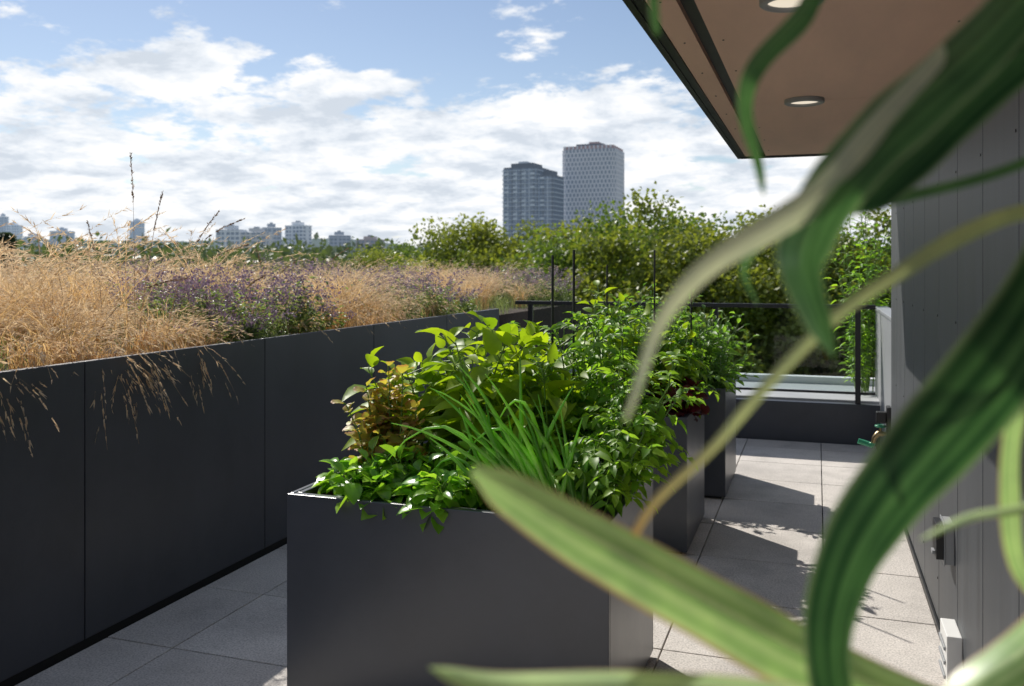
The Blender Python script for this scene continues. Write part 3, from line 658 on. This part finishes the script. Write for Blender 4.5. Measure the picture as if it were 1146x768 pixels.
# ------------------------------------------------------------------ foreground plant
q=empty('potted_strap_leaf_plant',(0,0,1.5),YAW)
FL=leafmat('strap_leaf',(.008,.045,.020),(.13,.27,.12),.25,(1.3,1.5,.9),rough=.22,edge=(.84,1.0,(.24,.30,.18)),nscale=30)
FL2=leafmat('strap_leaf_pale',(.18,.42,.12),(.62,.78,.48),.35,(1.3,1.35,.85),rough=.35,edge=(.84,1.0,(.52,.30,.20)),nscale=30)
FL3=leafmat('strap_leaf_variegated',(.42,.50,.34),(.68,.70,.58),.3,(1.2,1.2,1.0),rough=.4,nscale=20)
FLy=leafmat('strap_leaf_yellowing',(.36,.46,.20),(.60,.64,.40),.3,(1.2,1.2,.9),rough=.4,tip=(.7,1.0,(.52,.32,.12)),nscale=20)
def strap(name,pts,wd,mat,nhint=(0,-.5,1),tw=0,arch=.18,tipw=.05,rndv=.5,taper=None):
    pts=np.array(pts,float); k=len(pts); P=[]
    ext=np.vstack([2*pts[0]-pts[1],pts,2*pts[-1]-pts[-2]])
    for i in range(k-1):
        for t in np.linspace(0,1,9)[:-1]:
            p0,p1,p2,p3=ext[i:i+4]
            P.append(.5*((2*p1)+(-p0+p2)*t+(2*p0-5*p1+4*p2-p3)*t*t+(-p0+3*p1-3*p2+p3)*t**3))
    P.append(pts[-1]); P=np.array(P)
    for _ in range(6): P[1:-1]=.25*P[:-2]+.5*P[1:-1]+.25*P[2:]
    n=len(P); T=nrm(np.gradient(P,axis=0)); nh=np.array(nhint,float)
    S=nrm(np.cross(T,nh)); Nn=np.cross(S,T)
    t=np.linspace(0,1,n); ang=tw*t; S2=S*np.cos(ang)[:,None]+Nn*np.sin(ang)[:,None]; N2=np.cross(S2,T)
    if taper is None: taper=([0,.12,.45,.8,.95,1],[.45,.8,1,.8,.4,tipw])
    w_=wd*.5*np.interp(t,*taper)
    cols=13; V=[];C=[]
    for i in range(n):
        for c in range(cols):
            s=c/(cols-1)*2-1
            z=-arch*abs(s)**1.3*w_[i]*2
            V.append(P[i]+S2[i]*s*w_[i]*(1+.02*math.sin(i*.7+s*3))+N2[i]*z)
            st=.5+.5*math.sin(s*14+.6*math.sin(i*.05))+ (.5 if abs(s)<.09 else 0)
            C.append([np.clip(rndv+.45*(st-.5)*2*.8,0,1),t[i],abs(s),1])
    F=[[i*cols+c,i*cols+c+1,(i+1)*cols+c+1,(i+1)*cols+c] for i in range(n-1) for c in range(cols-1)]
    return mk(name,[(np.array(V),np.array(F),np.array(C),0)],[mat],smooth=True,parent=q)
front=(.2,-1,.35)
strap('leaf_1',[(.41,.62,.08),(.345,.55,.01),(.287,.51,-.05),(.243,.5,-.095),(.207,.5,-.138),(.186,.5,-.18),(.181,.5,-.225),(.195,.5,-.29)],.054,FL,front,rndv=.30,tipw=.6,taper=([0,.15,.35,.7,1],[.5,.9,1,.75,.5]),tw=.25)
strap('leaf_2',[(.41,.62,-.36),(.30,.59,-.30),(.212,.56,-.255),(.157,.55,-.225),(.097,.55,-.192),(.037,.55,-.159),(-.0236,.55,-.123)],.046,FL2,(0,-.75,.65),rndv=.5,taper=([0,.12,.45,.8,.95,1],[.45,.8,1,.9,.6,.15]))
strap('leaf_3',[(.41,.62,-.38),(.3,.55,-.28),(.213,.5,-.25),(.138,.5,-.237),(.063,.5,-.232),(-.006,.5,-.232),(-.046,.5,-.223)],.024,FL2,(0,-.6,.9),rndv=.6)
strap('leaf_4',[(.41,.62,.045),(.34,.6,.038),(.278,.57,.0165),(.239,.56,-.0055),(.201,.55,-.027),(.152,.55,-.077),(.124,.55,-.11),(.089,.55,-.142),(.075,.55,-.164)],.0095,FLy,(0,-1,.3),rndv=.5,taper=([0,.2,.6,1],[1,1.2,.75,.5]))
strap('leaf_5',[(.41,.58,.28),(.303,.5,.17),(.258,.5,.12),(.223,.5,.09),(.188,.5,.055),(.167,.5,.02),(.163,.5,-.005),(.18,.5,-.05)],.036,FL,front,rndv=.55,tw=-.3)
strap('leaf_6',[(.42,.6,.2),(.344,.55,.153),(.289,.55,.11),(.25,.55,.071),(.223,.55,.047),(.204,.55,.036)],.032,FL,front,rndv=.2)
strap('leaf_7',[(.41,.62,.32),(.3,.61,.275),(.214,.6,.198),(.196,.6,.168),(.166,.6,.138),(.157,.6,.108),(.166,.6,.072),(.169,.6,.048)],.0155,FL,front,rndv=.7,tw=.3)
strap('leaf_8',[(.42,.62,.28),(.3,.52,.17),(.213,.5,.085),(.178,.5,.045),(.143,.5,.0225),(.108,.5,0),(.083,.5,-.03),(.071,.5,-.065),(.0635,.5,-.085)],.0145,FL3,front,rndv=.5,taper=([0,.3,.5,.75,1],[.9,1.3,1.1,.55,.15]))
strap('leaf_9',[(.41,.62,.36),(.2,.61,.28),(.12,.6,.235),(.097,.6,.2),(.096,.6,.168),(.098,.6,.155)],.009,FL,front,rndv=.6)
strap('leaf_10',[(.41,.62,-.15),(.314,.55,-.147),(.283,.55,-.151),(.25,.55,-.167)],.008,FL2,(0,-.5,1),rndv=.8)
strap('leaf_11',[(.41,.62,-.24),(.345,.6,-.21),(.33,.59,-.15),(.327,.58,-.10),(.335,.57,-.07)],.018,FL2,front,rndv=.5)
strap('leaf_12',[(.41,.62,-.2),(.33,.56,-.232),(.285,.55,-.255),(.24,.54,-.30)],.036,FL2,(0,-.4,1),rndv=.5)
strap('leaf_13',[(.41,.62,.10),(.33,.6,.065),(.25,.6,.045),(.19,.6,.03),(.155,.6,.005),(.165,.6,-.025)],.0085,FL,front,rndv=.8)
mk('stem',tube([(.44,.66,-1.3),(.43,.65,-.8),(.42,.63,-.3),(.41,.62,.1),(.41,.62,.38)],[.02,.018,.014,.012,.006],10),[FL],smooth=True,parent=q)
an=32; prof=[(.11,-1.5),(.15,-1.24),(.165,-1.24),(.165,-1.19),(.145,-1.19),(.14,-1.22),(.0,-1.22)]
V=np.array([[.44+r*math.cos(a),.66+r*math.sin(a),z+.002] for r,z in prof for a in np.linspace(0,2*np.pi,an,endpoint=False)])
F=np.array([[i*an+k,i*an+(k+1)%an,(i+1)*an+(k+1)%an,(i+1)*an+k] for i in range(len(prof)-1) for k in range(an)])
mk('terracotta_pot',[(V,F,None,0)],[M_terra],smooth=True,parent=q)
print('done',len(bpy.data.objects))
